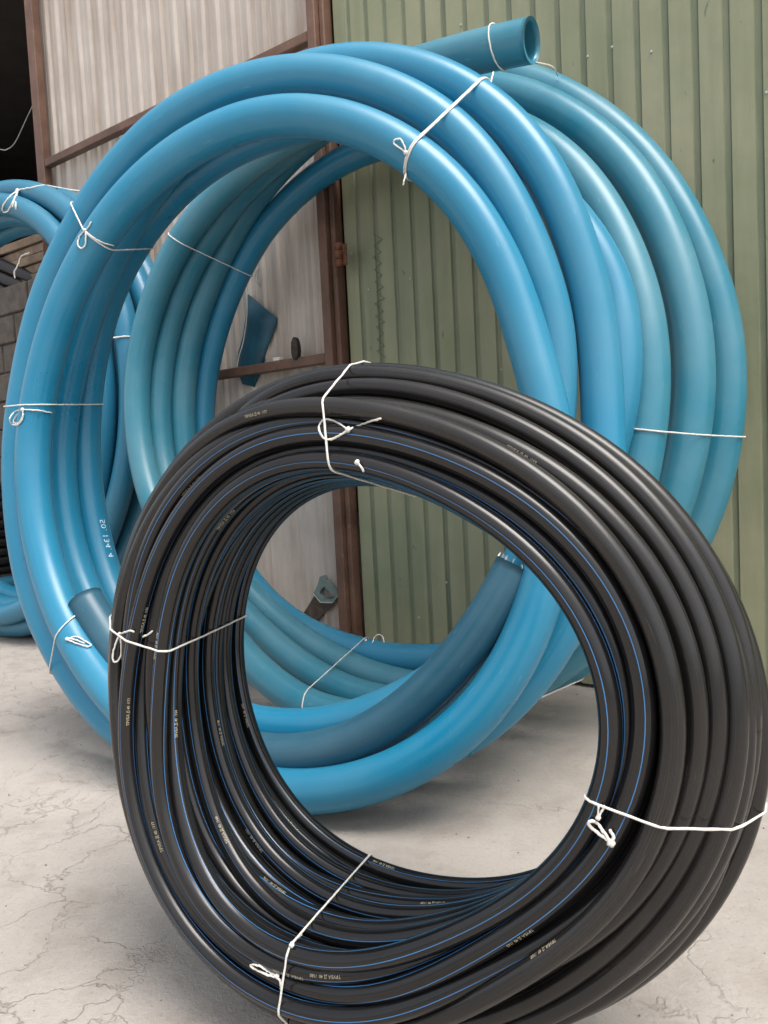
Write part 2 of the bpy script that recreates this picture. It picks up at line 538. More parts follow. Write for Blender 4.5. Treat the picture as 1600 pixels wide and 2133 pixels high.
for (a0, a1, kk) in ((-3.30, -2.392, 0), (-2.392, -1.586, 1), (-1.586, -1.115, 2)):
    prof = []
    s = a0
    nr = int(round((a1 - a0) / P_S))
    st_ = (a1 - a0) / max(nr, 1)
    for r in range(nr):
        a = a0 + r * st_
        prof += [(a, -0.006), (a + st_ * 0.10, 0.008), (a + st_ * 0.24, 0.008), (a + st_ * 0.36, -0.006), (a + st_ * 0.62, -0.006), (a + st_ * 0.68, -0.003), (a + st_ * 0.74, -0.006)]
    prof.append((a1 + 0.002, -0.006))
    profile_sheet('sheet', a0, a1, 0.03, GT, prof, M['galv'], gate, 0.0, 0.0045 * (1 if kk == 1 else 0))
# gate post next to the green wall
post = thing('gate_post', 'dark brown steel post between the gate and the green wall', 'post', tuple(wp(-1.085, 0)))
bar('shaft', wp(-1.0990, 0.0, 0.012), wp(-1.0990, 4.5, 0.012), 0.026, 0.060, post)
hp = on_wall(706, 531, 0.085)
for dz in (-0.035, 0.0, 0.035):
    V, Fc, U, _ = tube_data([hp + ZUP * (dz - 0.016), hp + ZUP * (dz + 0.016)], 0.014 if dz else 0.017, 10, caps=True)
    mesh_obj('hinge_barrel', V, Fc, M['rust'], post, True)
V, Fc = box_data(hp - nw * 0.012, dirw, ZUP, nw, 0.034, 0.045, 0.004, 0.002)
mesh_obj('hinge_plate', V, Fc, M['rust'], post)

# shed behind the gate
shed = thing('shed', 'dark unlit shed interior beyond the open gateway', 'shed', tuple(wp(-4, 0, -4)))
def quad_slab(name, pts, nrm, th, mat, parent):
    V, Fc = prism(pts, nrm, th)
    return mesh_obj(name, V, Fc, mat, parent)
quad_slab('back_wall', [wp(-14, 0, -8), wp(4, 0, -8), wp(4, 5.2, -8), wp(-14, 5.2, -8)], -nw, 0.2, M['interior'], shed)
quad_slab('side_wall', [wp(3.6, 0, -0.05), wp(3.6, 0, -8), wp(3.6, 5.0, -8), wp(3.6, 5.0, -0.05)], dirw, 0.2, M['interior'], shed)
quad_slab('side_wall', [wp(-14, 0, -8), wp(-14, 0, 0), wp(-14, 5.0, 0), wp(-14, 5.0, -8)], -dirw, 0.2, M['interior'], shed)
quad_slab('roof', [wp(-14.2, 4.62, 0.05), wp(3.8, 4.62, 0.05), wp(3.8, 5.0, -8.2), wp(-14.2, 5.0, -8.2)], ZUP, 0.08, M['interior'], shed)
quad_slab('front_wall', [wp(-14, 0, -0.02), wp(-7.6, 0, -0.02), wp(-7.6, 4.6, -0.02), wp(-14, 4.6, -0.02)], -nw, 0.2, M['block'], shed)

# block wall inside the gateway, each block a piece
bw = thing('block_wall', 'grey concrete block wall just inside the dark gateway', 'wall', tuple(wp(-5.4, 0, -0.5)))
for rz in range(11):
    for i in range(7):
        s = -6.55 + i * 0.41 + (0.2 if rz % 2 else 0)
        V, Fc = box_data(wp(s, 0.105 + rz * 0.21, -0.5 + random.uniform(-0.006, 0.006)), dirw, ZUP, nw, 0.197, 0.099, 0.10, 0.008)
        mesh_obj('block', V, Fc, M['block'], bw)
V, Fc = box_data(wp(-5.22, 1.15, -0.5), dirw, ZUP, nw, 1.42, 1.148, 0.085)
mesh_obj('mortar_bed', V, Fc, M['mortar'], bw)

# ------------------------------------------------------------------ coils
TH = np.linspace(0, 2 * np.pi, 241)[:-1]
def coil_frame(az, lean):
    n = np.array([math.sin(az) * math.cos(lean), -math.cos(az) * math.cos(lean), math.sin(lean)])
    e1 = np.cross([0, 0, 1.0], n); e1 /= np.linalg.norm(e1)
    return n, e1, np.cross(n, e1)

class Coil:
    """Turns as centre lines (theta-ordered), with the coil's own frame."""
    def __init__(self, C, fr, rad):
        self.C, self.fr, self.rad, self.turns = np.asarray(C, float), fr, rad, []
        self.bvh = None
    def rt(self, P):
        n, e1, e2 = self.fr
        d = np.asarray(P) - self.C
        x, y, z = d @ e1, d @ e2, d @ n
        return np.hypot(x, y), np.arctan2(y, x), z
    def pt(self, rho, th, z):
        n, e1, e2 = self.fr
        rho, th, z = map(np.asarray, (rho, th, z))
        return self.C + np.multiply.outer(rho * np.cos(th), e1) + np.multiply.outer(rho * np.sin(th), e2) + np.multiply.outer(z, n)
    def build_bvh(self, seg=14):
        V, F, off, self.face_turn = [], [], 0, []
        for k, P in enumerate(self.turns):
            v, f, u, fr = tube_data(P, self.rad, seg, closed=True)
            V += [Vector(q) for q in v]
            F += [tuple(i + off for i in q) for q in f]
            self.face_turn += [k] * len(f)
            off += len(v)
        self.bvh = BVHTree.FromPolygons(V, F)
    def hit(self, x, y):
        d = Vector(ray(x, y)); L = d.length
        loc, nr, idx, dist = self.bvh.ray_cast(Vector(EYE), d / L)
        if loc is None: return None
        return np.array(loc), np.array(nr), self.face_turn[idx], dist / L
    def section(self, th):
        out = []
        for P in self.turns:
            r, t, z = self.rt(P)
            o = np.argsort(t)
            out.append((np.interp(th, t[o], r[o], period=2 * np.pi), np.interp(th, t[o], z[o], period=2 * np.pi)))
        return out

def harm_turn(C, fr, t):
    n, e1, e2 = fr
    R, z, ox, oy, tx, ty, q1, q2, q3, q4, s1, s2 = t
    r = R + q1 * np.cos(2 * TH) + q2 * np.sin(2 * TH) + q3 * np.cos(3 * TH) + q4 * np.sin(3 * TH)
    zz_ = z + tx * np.cos(TH) + ty * np.sin(TH) + s1 * np.cos(2 * TH) + s2 * np.sin(2 * TH)
    return C + np.outer(r * np.cos(TH) + ox, e1) + np.outer(r * np.sin(TH) + oy, e2) + np.outer(zz_, n)

def smooth_closed(D, it=6):
    for _ in range(it):
        D = 0.5 * D + 0.25 * (np.roll(D, 1, 0) + np.roll(D, -1, 0))
    return D

def relax(turns, dist, it=60, fixed=()):
    """Push centre lines apart until no two pipes sit in each other."""
    T = [t.copy() for t in turns]
    for _ in range(it):
        worst = 0
        for i in range(len(T)):
            for j in range(i):
                D = T[i][:, None] - T[j][None]
                d = np.linalg.norm(D, axis=2)
                k = d.argmin(1); dm = d[np.arange(len(k)), k]
                pen = np.maximum(0, dist - dm)
                if pen.max() < 1e-4: continue
                worst = max(worst, pen.max())
                dirn = D[np.arange(len(k)), k] / np.maximum(dm, 1e-6)[:, None]
                mv = smooth_closed(dirn * pen[:, None] * 0.5, 4)
                T[i] = T[i] + mv
                k2 = d.argmin(0); dm2 = d[k2, np.arange(len(k2))]
                pen2 = np.maximum(0, dist - dm2)
                dirn2 = -D[k2, np.arange(len(k2))] / np.maximum(dm2, 1e-6)[:, None]
                T[j] = T[j] + smooth_closed(dirn2 * pen2[:, None] * 0.5, 4)
        if worst < 2e-4: break
    return T

def fitted(fit, n):
    x = np.array(fit)
    fr = coil_frame(x[3], x[4])
    c = Coil(x[:3], fr, math.exp(x[5]))
    c.turns = [harm_turn(x[:3], fr, t) for t in x[6:].reshape(n, 12)]
    return c

FIT_T = [-0.3026,2.2102,0.9857,-0.3871,0.1477,-2.9186,0.8526,0.1070,0.0017,-0.0651,-0.0091,-0.0174,-0.0365,-0.0285,-0.0256,-0.0156,-0.0498,-0.0198,0.9280,0.0253,-0.0766,0.0089,-0.0249,0.0199,-0.0532,0.0234,-0.0102,-0.0019,-0.0399,-0.0076,0.9483,-0.0604,0.0374,0.0283,0.0017,0.0289,-0.0512,0.0124,-0.0286,-0.0177,-0.0297,-0.0142,0.9165,-0.1559,0.0103,0.0587,0.0218,0.0196,0.0035,0.0237,0.0194,0.0096,-0.0271,-0.0203,0.8267,0.0544,0.0019,-0.0233,-0.0247,-0.0407,0.0161,-0.0132,-0.0157,0.0449,-0.0107,-0.0301]
FIT_S = [-0.0137,2.8796,1.1342,-0.6293,0.1512,-2.8564,1.0911,0.2010,-0.0420,-0.0500,0.0294,-0.0398,0.0449,-0.0795,-0.0238,0.0165,-0.0219,-0.0200,1.1271,0.0697,0.0024,-0.0035,0.0113,-0.0034,0.0452,-0.0541,-0.0252,0.0053,-0.0063,-0.0085,1.1498,-0.0690,0.0361,0.0478,-0.0220,0.0226,0.0216,-0.0433,-0.0150,-0.0176,-0.0017,-0.0043,1.0804,-0.1749,-0.0188,0.0131,-0.0210,0.0155,0.0604,-0.0311,0.0237,-0.0153,-0.0035,-0.0113]
FIT_B = [-0.0270,1.1724,0.5192,-0.4854,0.1177,0.3518,-1.7561,-1.3989,0.0000,0.0000,0.0110,-0.0097,0.0169,-0.0008,-0.0026,0.0006,-0.0160,0.0039,0.0047,0.0038,-0.0058,0.0050,0.0077,-0.0037,0.0155,0.0023,-0.0178,0.0367,0.0059,0.0044,0.0026,0.0046]

def build_turns(coil, parent, mat, seg=28, name='pipe_turn'):
    objs = []
    for P in coil.turns:
        wob = sum(rng.normal() * 0.0010 * np.cos(h * TH + rng.uniform(0, 6.28)) for h in (5, 8, 11))
        V, Fc, U, fr = tube_data(P + (P - coil.C) / np.linalg.norm(P - coil.C, axis=1)[:, None] * wob[:, None], coil.rad, seg, closed=True, ref=P - coil.C)
        objs.append(mesh_obj(name, V, Fc, mat, parent, True, U))
    return objs

def hollow_end(name, path, rad, wall_t, mat, parent, ref=None, seg=28, open_start=True, open_end=True, depth=0.35):
    """An open length of pipe with real wall thickness at its ends."""
    V, Fc, U, (p, t, a, b) = tube_data(path, rad, seg, ref=ref)
    V = list(V)
    ph = np.linspace(0, 2 * np.pi, seg, endpoint=False)
    n = len(p)
    L = np.concatenate([[0], np.cumsum(np.linalg.norm(np.diff(p, axis=0), axis=1))])
    for end in (0, 1):
        if not (open_start, open_end)[end]: continue
        order = range(n) if end == 0 else range(n - 1, -1, -1)
        prev = [(0 if end == 0 else n - 1) * seg + k for k in range(seg)]
        for i in order:
            d = L[i] if end == 0 else L[-1] - L[i]
            if d > depth: break
            k0 = len(V)
            V += [p[i] + (rad - wall_t) * (math.cos(q) * a[i] + math.sin(q) * b[i]) for q in ph]
            for k in range(seg):
                m = (k + 1) % seg
                f = (prev[k], k0 + k, k0 + m, prev[m])
                Fc.append(f if end else f[::-1])
                U += [(0, 0)] * 4
            prev = [k0 + k for k in range(seg)]
        Fc.append(tuple(prev)); U += [(0, 0)] * seg
    return mesh_obj(name, V, Fc, mat, parent, True, U)

# ---- twine
def twine(name, pts, parent, r=0.0026, per=6, closed=False, seg=7):
    P = spline(pts, per, closed) if len(pts) > 2 else np.asarray(pts, float)
    P = P + rng.normal(0, r * 0.16, P.shape)
    r = r * rng.uniform(0.82, 1.15, len(P))
    V, Fc, U, _ = tube_data(P, r, seg, closed=closed, caps=not closed)
    return mesh_obj(name, V, Fc, M['twine'], parent, True, U)

def hull2d(pts):
    pts = sorted(map(tuple, pts))
    def half(ps):
        h = []
        for p in ps:
            while len(h) >= 2 and (h[-1][0] - h[-2][0]) * (p[1] - h[-2][1]) - (h[-1][1] - h[-2][1]) * (p[0] - h[-2][0]) <= 0:
                h.pop()
            h.append(p)
        return h
    lo, up = half(pts), half(pts[::-1])
    return lo[:-1] + up[:-1]

def hit_near(coil, x, y):
    for rr in range(0, 60, 3):
        for a in np.linspace(0, 2 * np.pi, 12, endpoint=False):
            h = coil.hit(x + rr * math.cos(a), y + rr * math.sin(a))
            if h: return h
    return None

def tie(coil, A, B, parent, r=0.0028, turns=None, strands=1):
    """A loop of twine pulled tight round the whole bundle, running through two photo points."""
    hA, hB = hit_near(coil, *A), hit_near(coil, *B)
    rA, tA, zA = coil.rt(hA[0]); rB, tB, zB = coil.rt(hB[0])
    dt = (tB - tA + math.pi) % (2 * math.pi) - math.pi
    tm = tA + dt / 2
    sec = coil.section(tm)
    cand, src = [], {}
    for i, (rr, zz_) in enumerate(sec):
        if turns is not None and i not in turns: continue
        for q in np.linspace(0, 2 * np.pi, 28, endpoint=False):
            p = (rr + (coil.rad + r) * math.cos(q), zz_ + (coil.rad + r) * math.sin(q))
            cand.append(p); src[p] = (i, q)
    H = hull2d(cand)
    ab = np.array([rB - rA, zB - zA]); L2 = max(ab @ ab, 1e-6)
    out = []
    for p in H:
        i, q = src[p]
        f = ((np.array(p) - (rA, zA)) @ ab) / L2
        th = tA + dt * min(1.15, max(-0.15, f))
        rr, zz_ = coil.section(th)[i]
        out.append(coil.pt(rr + (coil.rad + r) * math.cos(q), th, zz_ + (coil.rad + r) * math.sin(q)))
    out = np.array(out)
    # resample evenly along the straight spans
    o = None
    for k in range(strands):
        sh = coil.fr[2] * 0.0
        tg = (np.roll(out, -1, 0) - out)
        pts = []
        for i in range(len(out)):
            nseg = max(1, int(np.linalg.norm(tg[i]) / 0.012))
            for j in range(nseg):
                pts.append(out[i] + tg[i] * j / nseg)
        pts = np.array(pts)
        if k:
            c0 = pts.mean(0)
            ax = np.cross(pts[1] - pts[0], pts[0] - c0); ax /= np.linalg.norm(ax)
            pts = pts + ax * r * 2.1
        pts = pts + rng.normal(0, r * 0.10, pts.shape)
        V, Fc, U, _ = tube_data(pts, r * rng.uniform(0.85, 1.12, len(pts)), 7, closed=True)
        ob = mesh_obj('twine_tie', V, Fc, M['twine'], o or parent, True, U)
        o = o or ob
    return o

def bow(coil, knot, lines, parent, r=0.0028, lift=0.006):
    """Knot, loops and loose tails lying on the pipes, at the depth of the pipes under them."""
    h = hit_near(coil, *knot)
    t0 = h[3]
    K = at_depth(knot[0], knot[1], t0) - ray(*knot) * lift
    # knot: a lumpy little ball of wraps
    V, Fc = [], []
    nb = 8
    for i in range(nb + 1):
        for j in range(10):
            a, b = math.pi * i / nb, 2 * math.pi * j / 10
            rr = r * 2.3 * (1 + 0.22 * math.sin(3 * b + i))
            V.append(K + rr * np.array([math.sin(a) * math.cos(b), math.sin(a) * math.sin(b), math.cos(a)]))
    for i in range(nb):
        for j in range(10):
            Fc.append((i * 10 + j, i * 10 + (j + 1) % 10, (i + 1) * 10 + (j + 1) % 10, (i + 1) * 10 + j))
    k = mesh_obj('knot', V, Fc, M['twine'], parent, True)
    for ln in lines:
        pts = []
        for (x, y) in ln:
            hh = coil.hit(x, y)
            t = t0 if hh is None or hh[3] > t0 + 0.10 else hh[3]
            pts.append(at_depth(x, y, min(t, t0 + 0.05) - lift))
        twine('loop' if len(ln) > 4 else 'tail', pts, parent, r * random.uniform(0.9, 1.1))
    return k

def loose(coil, px, parent, r=0.0028, lift=0.004, name='twine_tie', extra=()):
    """Twine traced over the pipes it rests on."""
    pts = []
    last = None
    for (x, y) in px:
        h = coil.hit(x, y)
        t = h[3] if h else last
        last = t
        pts.append(at_depth(x, y, t - lift))
    pts += [np.asarray(e) for e in extra]
    return twine(name, pts, parent, r)

# ---- lettering bent round a pipe
def text_mesh(body, size):
    cu = bpy.data.curves.new('lettering', 'FONT')
    cu.body = body
    cu.size = size
    cu.resolution_u = 2
    cu.align_x = 'CENTER'
    cu.align_y = 'CENTER'
    ob = bpy.data.objects.new('lettering', cu)
    col.objects.link(ob)
    dg = bpy.context.evaluated_depsgraph_get()
    me = ob.evaluated_get(dg).to_mesh()
    V = np.array([v.co[:] for v in me.vertices])
    Fc = [tuple(p.vertices) for p in me.polygons]
    ob.evaluated_get(dg).to_mesh_clear()
    bpy.data.objects.remove(ob)
    bpy.data.curves.remove(cu)
    return V, Fc

def print_on(coil, px, body, size, mat, turn_objs, sense=-1, up_out=1, lift=0.0007, xs=1.0, name='printed_text'):
    h = hit_near(coil, *px)
    P = coil.turns[h[2]]
    n = len(P)
    i0 = np.linalg.norm(P - h[0], axis=1).argmin()
    tang = np.roll(P, -1, 0) - np.roll(P, 1, 0)
    tang /= np.linalg.norm(tang, axis=1)[:, None]
    a = P - coil.C
    a = a - (a * tang).sum(1)[:, None] * tang
    a /= np.linalg.norm(a, axis=1)[:, None]
    b = np.cross(tang, a)
    d = h[0] - P[i0]
    ph0 = math.atan2(d @ b[i0], d @ a[i0])
    sg = -math.copysign(1, math.sin(ph0)) * up_out
    step = np.linalg.norm(np.roll(P, -1, 0) - P, axis=1).mean()
    V, Fc = text_mesh(body, size)
    out = []
    for x, y, _ in V:
        f = i0 + sense * x * xs / step
        k = int(math.floor(f)); w = f - k
        A, B = k % n, (k + 1) % n
        c = P[A] * (1 - w) + P[B] * w
        aa = a[A] * (1 - w) + a[B] * w
        bb = b[A] * (1 - w) + b[B] * w
        ph = ph0 + sg * y / coil.rad
        out.append(c + (coil.rad + lift) * (math.cos(ph) * aa + math.sin(ph) * bb))
    return mesh_obj(name, out, Fc, mat, turn_objs[h[2]])

# ==== rear teal coil: centre lines first, the front coil leans clear of it
cs = fitted(FIT_S, 4)
cs.turns = relax(cs.turns, 1.9 * cs.rad, 40)
for t in cs.turns:
    t[:, 2] += smooth_closed(np.maximum(0, cs.rad + 0.002 - t[:, 2])[:, None], 10)[:, 0]
    t[:, 2] = np.maximum(t[:, 2], cs.rad)
cs.build_bvh()
# ==== front blue coil and the navy length tucked into it
ct = fitted(FIT_T, 5)
off_path = ct.turns.pop(4)
ct.turns = relax(ct.turns, 1.88 * ct.rad, 40)
for _ in range(40):
    for q in range(len(ct.turns)):
        for sv in cs.turns[:2]:
            D = ct.turns[q][:, None] - sv[None]
            d = np.linalg.norm(D, axis=2); k = d.argmin(1); dm = d[np.arange(len(k)), k]
            pen = np.maximum(0, ct.rad + cs.rad - dm)
            if pen.max() > 1e-4:
                ct.turns[q] = ct.turns[q] + smooth_closed(D[np.arange(len(k)), k] / dm[:, None] * pen[:, None] * 0.5, 8)
for t in ct.turns:                                       # the lowest turns sit flattened on the concrete
    t[:, 2] += smooth_closed(np.maximum(0, ct.rad + 0.002 - t[:, 2])[:, None], 10)[:, 0]
    t[:, 2] = np.maximum(t[:, 2], ct.rad)
ct.build_bvh()
coil_t = thing('blue_pipe_coil', 'bright blue thick pipe coil with four twine ties, leaning behind the black coil', 'pipe coil', (float(ct.C[0]), float(ct.C[1]), 0), 'standing coils of thick blue pipe')
turns_t = build_turns(ct, coil_t, M['blue'])
rT = 0.0023
tie(ct, (846, 352), (996, 175), coil_t, rT, strands=2)
bow(ct, (845, 318), [[(845, 318), (832, 308), (821, 300), (822, 292), (834, 290), (843, 305), (846, 318)], [(846, 360), (842, 374), (840, 386)]], coil_t, rT)
tie(ct, (153, 432), (300, 512), coil_t, rT)
bow(ct, (177, 480), [[(177, 480), (166, 492), (162, 508), (168, 517), (177, 512), (179, 498), (178, 480)], [(178, 480), (186, 470), (190, 462)], [(178, 481), (196, 496), (216, 506), (237, 512)]], coil_t, rT)
tie(ct, (17, 846), (203, 843), coil_t, rT)
bow(ct, (47, 853), [[(47, 853), (30, 858), (21, 872), (25, 884), (38, 884), (47, 872), (48, 855)], [(48, 853), (34, 866), (28, 880), (40, 880), (49, 862)], [(48, 853), (80, 855), (108, 860)]], coil_t, rT)
tie(ct, (112, 1378), (228, 1275), coil_t, rT)
bow(ct, (140, 1331), [[(140, 1331), (158, 1326), (176, 1334), (190, 1344), (180, 1346), (160, 1340), (141, 1333)], [(140, 1331), (156, 1332), (176, 1340)], [(172, 1298), (178, 1294), (176, 1300)]], coil_t, rT)
print_on(ct, (222, 1123), '50. 134. 4', 0.030, M['chalk'], turns_t, sense=1, up_out=-1, xs=1.25, name='marker_note')

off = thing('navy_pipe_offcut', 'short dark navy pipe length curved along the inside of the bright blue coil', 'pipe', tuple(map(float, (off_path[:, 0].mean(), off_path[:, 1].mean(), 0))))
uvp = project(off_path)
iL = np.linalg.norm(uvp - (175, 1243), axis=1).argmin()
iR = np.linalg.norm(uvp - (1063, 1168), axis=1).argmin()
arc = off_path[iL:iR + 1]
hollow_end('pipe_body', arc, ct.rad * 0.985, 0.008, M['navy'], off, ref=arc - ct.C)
# shavings left by the cut
for (c0, t0, cnt) in ((arc[-1], arc[-1] - arc[-2], 34), (arc[0], arc[0] - arc[1], 12)):
    t0 = t0 / np.linalg.norm(t0)
    a = np.cross(t0, [0, 0, 1.0]); a /= np.linalg.norm(a); b = np.cross(t0, a)
    V, Fc = [], []
    for q in range(cnt):
        an = random.uniform(0, 2 * math.pi)
        rr = ct.rad * random.uniform(0.88, 0.99)
        p = c0 + rr * (math.cos(an) * a + math.sin(an) * b)
        d = t0 * random.uniform(0.004, 0.014) + (a * random.uniform(-1, 1) + b * random.uniform(-1, 1)) * 0.008
        sd = np.cross(d, t0); sd = sd / (np.linalg.norm(sd) + 1e-9) * 0.0018
        k0 = len(V)
        V += [p - t0 * 0.002 - sd, p - t0 * 0.002 + sd, p + d * 0.6 + sd, p + d, p + d * 0.6 - sd]
        Fc += [(k0, k0 + 1, k0 + 2, k0 + 3, k0 + 4)]
    mesh_obj('cut_burr', V, Fc, M['burr'], off)['kind'] = 'stuff'

# ==== rear teal coil with its loose end
coil_s = thing('teal_pipe_coil', 'dusty teal thick pipe coil with a loose cut end, leaning on the green wall', 'pipe coil', (float(cs.C[0]), float(cs.C[1]), 0), 'standing coils of thick blue pipe')
turns_s = build_turns(cs, coil_s, M['teal'])
turns_s[3].data.materials[0] = M['blue']
tie(cs, (356, 492), (508, 568), coil_s, rT)
tie(cs, (1348, 896), (1546, 910), coil_s, rT)
tie(cs, (633, 1462), (755, 1336), coil_s, rT)
bow(cs, (762, 1334), [[(776, 1340), (780, 1328), (788, 1322), (797, 1326), (800, 1338)]], coil_s, rT)
tie(cs, (1072, 1505), (1150, 1440), coil_s, rT)
# the loose end springs away over the top, behind the front coil
hC = ct.hit(900, 150)
zc = hC[3]
le = [(560, 215, zc + 0.62), (700, 178, zc + 0.48), (830, 150, zc + 0.34), (920, 127, zc + 0.22), (1010, 105, zc + 0.12), (1108, 84, zc + 0.04)]
le_path = spline([at_depth(*q) for q in le], 10)
loose_end = hollow_end('loose_end', le_path, cs.rad, 0.009, M['teal'], coil_s, open_start=False)
# twine round the loose end, down to the top of the coil
def ring_round(path, i, r_pipe, r, slant=0.25):
    t = path[i + 1] - path[i - 1]; t /= np.linalg.norm(t)
    a = np.cross(t, [0, 0, 1.0]); a /= np.linalg.norm(a); b = np.cross(t, a)
    return [path[i] + (r_pipe + r) * (math.cos(q) * a + math.sin(q) * b) + t * slant * r_pipe * math.sin(q) for q in np.linspace(0, 2 * math.pi, 22, endpoint=False)]
li = np.abs(project(le_path)[:, 0] - 1042).argmin()
ring = ring_round(le_path, li, cs.rad, rT)
twine('twine_tie', ring, coil_s, rT, 2, True)
h1 = cs.hit(1165, 165)
p0 = at_depth(1022, 176, zc - 0.01)
twine('twine_tie', [at_depth(1028, 150, zc + 0.02), at_depth(1024, 165, zc), p0], coil_s, rT)
twine('twine_tie', [le_path[-4] - ZUP * cs.rad * 0.9 + dirw * 0.02, at_depth(1148, 138, (h1[3] + zc) / 2), at_depth(1162, 158, h1[3] - 0.004)], coil_s, rT)

# ==== black striped coil: one long pipe wound in layers
xb = np.array(FIT_B)
frb = coil_frame(xb[3], xb[4])
cb = Coil(xb[:3], frb, 0.0142)
RI, DR, WB = xb[5], math.exp(xb[6]), math.exp(xb[7])
G = xb[8:].reshape(3, 8)
def black_pt(rho, zeta, th):
    """rho: 0..DR outward, zeta: -WB/2..WB/2 along the axis (front is +)."""
    u, v = rho / DR, zeta / WB
    g_ = [G[0][k] + G[1][k] * u + G[2][k] * v for k in range(8)]
    n, e1, e2 = frb
    r = RI + rho + g_[2] * np.cos(2 * th) + g_[3] * np.sin(2 * th) + g_[4] * np.cos(3 * th) + g_[5] * np.sin(3 * th)
    z = zeta + g_[6] * np.cos(th) + g_[7] * np.sin(th)
    return xb[:3] + (r * np.cos(th) + g_[0])[:, None] * e1 + (r * np.sin(th) + g_[1])[:, None] * e2 + z[:, None] * n
# the bundle is rounded: fewer turns on top of each other towards its front edge
def rho_max(z):
    return DR * np.interp(np.asarray(z) / WB, (-0.5, -0.3, -0.05, 0.2, 0.4, 0.5), (0.85, 1.0, 1.0, 0.86, 0.62, 0.45))
slots = []
for ly in range(8):
    zs_ = np.linspace(-WB / 2, WB / 2, 9)
    if ly % 2: zs_ = zs_[:-1] + WB / 16
    if ly in (1, 3, 5): zs_ = zs_[::-1]
    slots += [(ly * DR / 7, z) for z in zs_ if ly * DR / 7 < rho_max(z) + 0.006]
slots = [q for k, q in enumerate(slots) if k not in (7, 12, 30)]
NT = len(slots)
slots.append(slots[-1])
TB = np.linspace(0, 2 * np.pi, 161)[:-1]
rho_a, zet_a = np.zeros((NT, 160)), np.zeros((NT, 160))
prnd, nrnd = random.Random(2), np.random.default_rng(2)
for i in range(NT):
    tc_ = prnd.uniform(1.5, 4.8); wd = prnd.uniform(2.4, 3.6)
    f = np.clip((TB - tc_ + wd / 2) / wd, 0, 1); f = f * f * (3 - 2 * f)
    rho_a[i] = slots[i][0] * (1 - f) + slots[i + 1][0] * f
    zet_a[i] = slots[i][1] * (1 - f) + slots[i + 1][1] * f
    for A_ in (rho_a, zet_a):
        for hq in (1, 2, 3):
            A_[i] += 0.012 / hq * nrnd.normal() * np.cos(hq * TB + nrnd.uniform(0, 6.28))
def sm1(D, it):
    # smooth along the whole winding so neighbouring turns stay joined
    f = D.reshape(-1)
    for _ in range(it):
        e = np.concatenate([[f[0]], f, [f[-1]]])
        f = 0.5 * f + 0.25 * (e[:-2] + e[2:])
    return f.reshape(D.shape)
rho_a, zet_a = sm1(rho_a, 150), sm1(zet_a, 150)
for it in range(200):
    dr = rho_a[:, None] - rho_a[None]; dz = zet_a[:, None] - zet_a[None]
    d = np.sqrt(dr ** 2 + dz ** 2) + 1e-9
    pen = np.maximum(0, 2 * cb.rad - d)
    for i in range(NT): pen[i, i] = 0
    mr = sm1((dr / d * pen * 0.4).sum(1), 150) + sm1(0.4 * (np.clip(rho_a, 0, rho_max(zet_a)) - rho_a), 75)
    mz = sm1((dz / d * pen * 0.4).sum(1), 150) + sm1(0.4 * (np.clip(zet_a, -WB / 2, WB / 2) - zet_a), 75)
    rho_a = rho_a + mr; zet_a = zet_a + mz
rho_a, zet_a = sm1(rho_a, 40), sm1(zet_a, 40)
# both ends are tucked in between the layers
tuck = np.clip(1 - np.arange(160) / 26.0, 0, 1) ** 2
rho_a[0] += 0.028 * tuck; zet_a[0] += 0.016 * tuck
rho_a[-1] -= 0.034 * tuck[::-1]; zet_a[-1] += 0.020 * tuck[::-1]
long_path = np.concatenate([black_pt(rho_a[i], zet_a[i], TB) for i in range(NT)])
low = long_path[:, 2].min() - cb.rad
long_path[:, 2] -= low
cb.turns = [long_path[i * 160:(i + 1) * 160] for i in range(NT)]
cb.build_bvh(12)
coil_b = thing('black_pipe_coil', 'large black pipe coil with thin blue stripes and printed lettering, standing in front', 'pipe coil', (float(cb.C[0]), float(cb.C[1]), 0))
tang_all = np.gradient(long_path, axis=0)
Lall = np.concatenate([[0], np.cumsum(np.linalg.norm(np.diff(long_path, axis=0), axis=1))])
turns_b = []
for i in range(NT):
    a_, b_ = i * 160, min((i + 1) * 160 + 1, len(long_path))
    P = long_path[a_:b_]
    V, Fc, U, _ = tube_data(P, cb.rad, 18, tang=tang_all[a_:b_], ref=P - cb.C, s0=Lall[a_], caps=(i in (0, NT - 1)))
    turns_b.append(mesh_obj('pipe_turn', V, Fc, M['black'] if slots[i][0] < 0.48 * DR else M['black_dusty'], coil_b, True, U))
rB = 0.0017
tie(cb, (728, 775), (788, 1005), coil_b, rB)
bow(cb, (725, 895), [[(725, 895), (702, 880), (680, 873), (667, 882), (665, 898), (675, 913), (690, 915), (708, 907), (724, 896)], [(726, 895), (750, 886), (774, 877), (793, 872)]], coil_b, rB)
bow(cb, (744, 963), [[(744, 963), (752, 972), (757, 982)]], coil_b, rB * 0.9)
tie(cb, (234, 1312), (507, 1284), coil_b, rB)
bow(cb, (249, 1322), [[(249, 1322), (241, 1342), (235, 1364), (237, 1378), (246, 1376), (253, 1358), (250, 1323)], [(249, 1321), (270, 1314), (280, 1316)], [(298, 1326), (308, 1322), (318, 1314)]], coil_b, rB)
tie(cb, (766, 1788), (582, 2110), coil_b, rB)
bow(cb, (577, 2033), [[(577, 2033), (560, 2024), (540, 2012), (522, 2010), (530, 2018), (555, 2030), (576, 2036)], [(577, 2033), (584, 2045), (586, 2060)]], coil_b, rB)
bow(cb, (608, 1968), [[(608, 1968), (618, 1956), (628, 1946)]], coil_b, rB)
tie(cb, (1230, 1668), (1590, 1690), coil_b, rB)
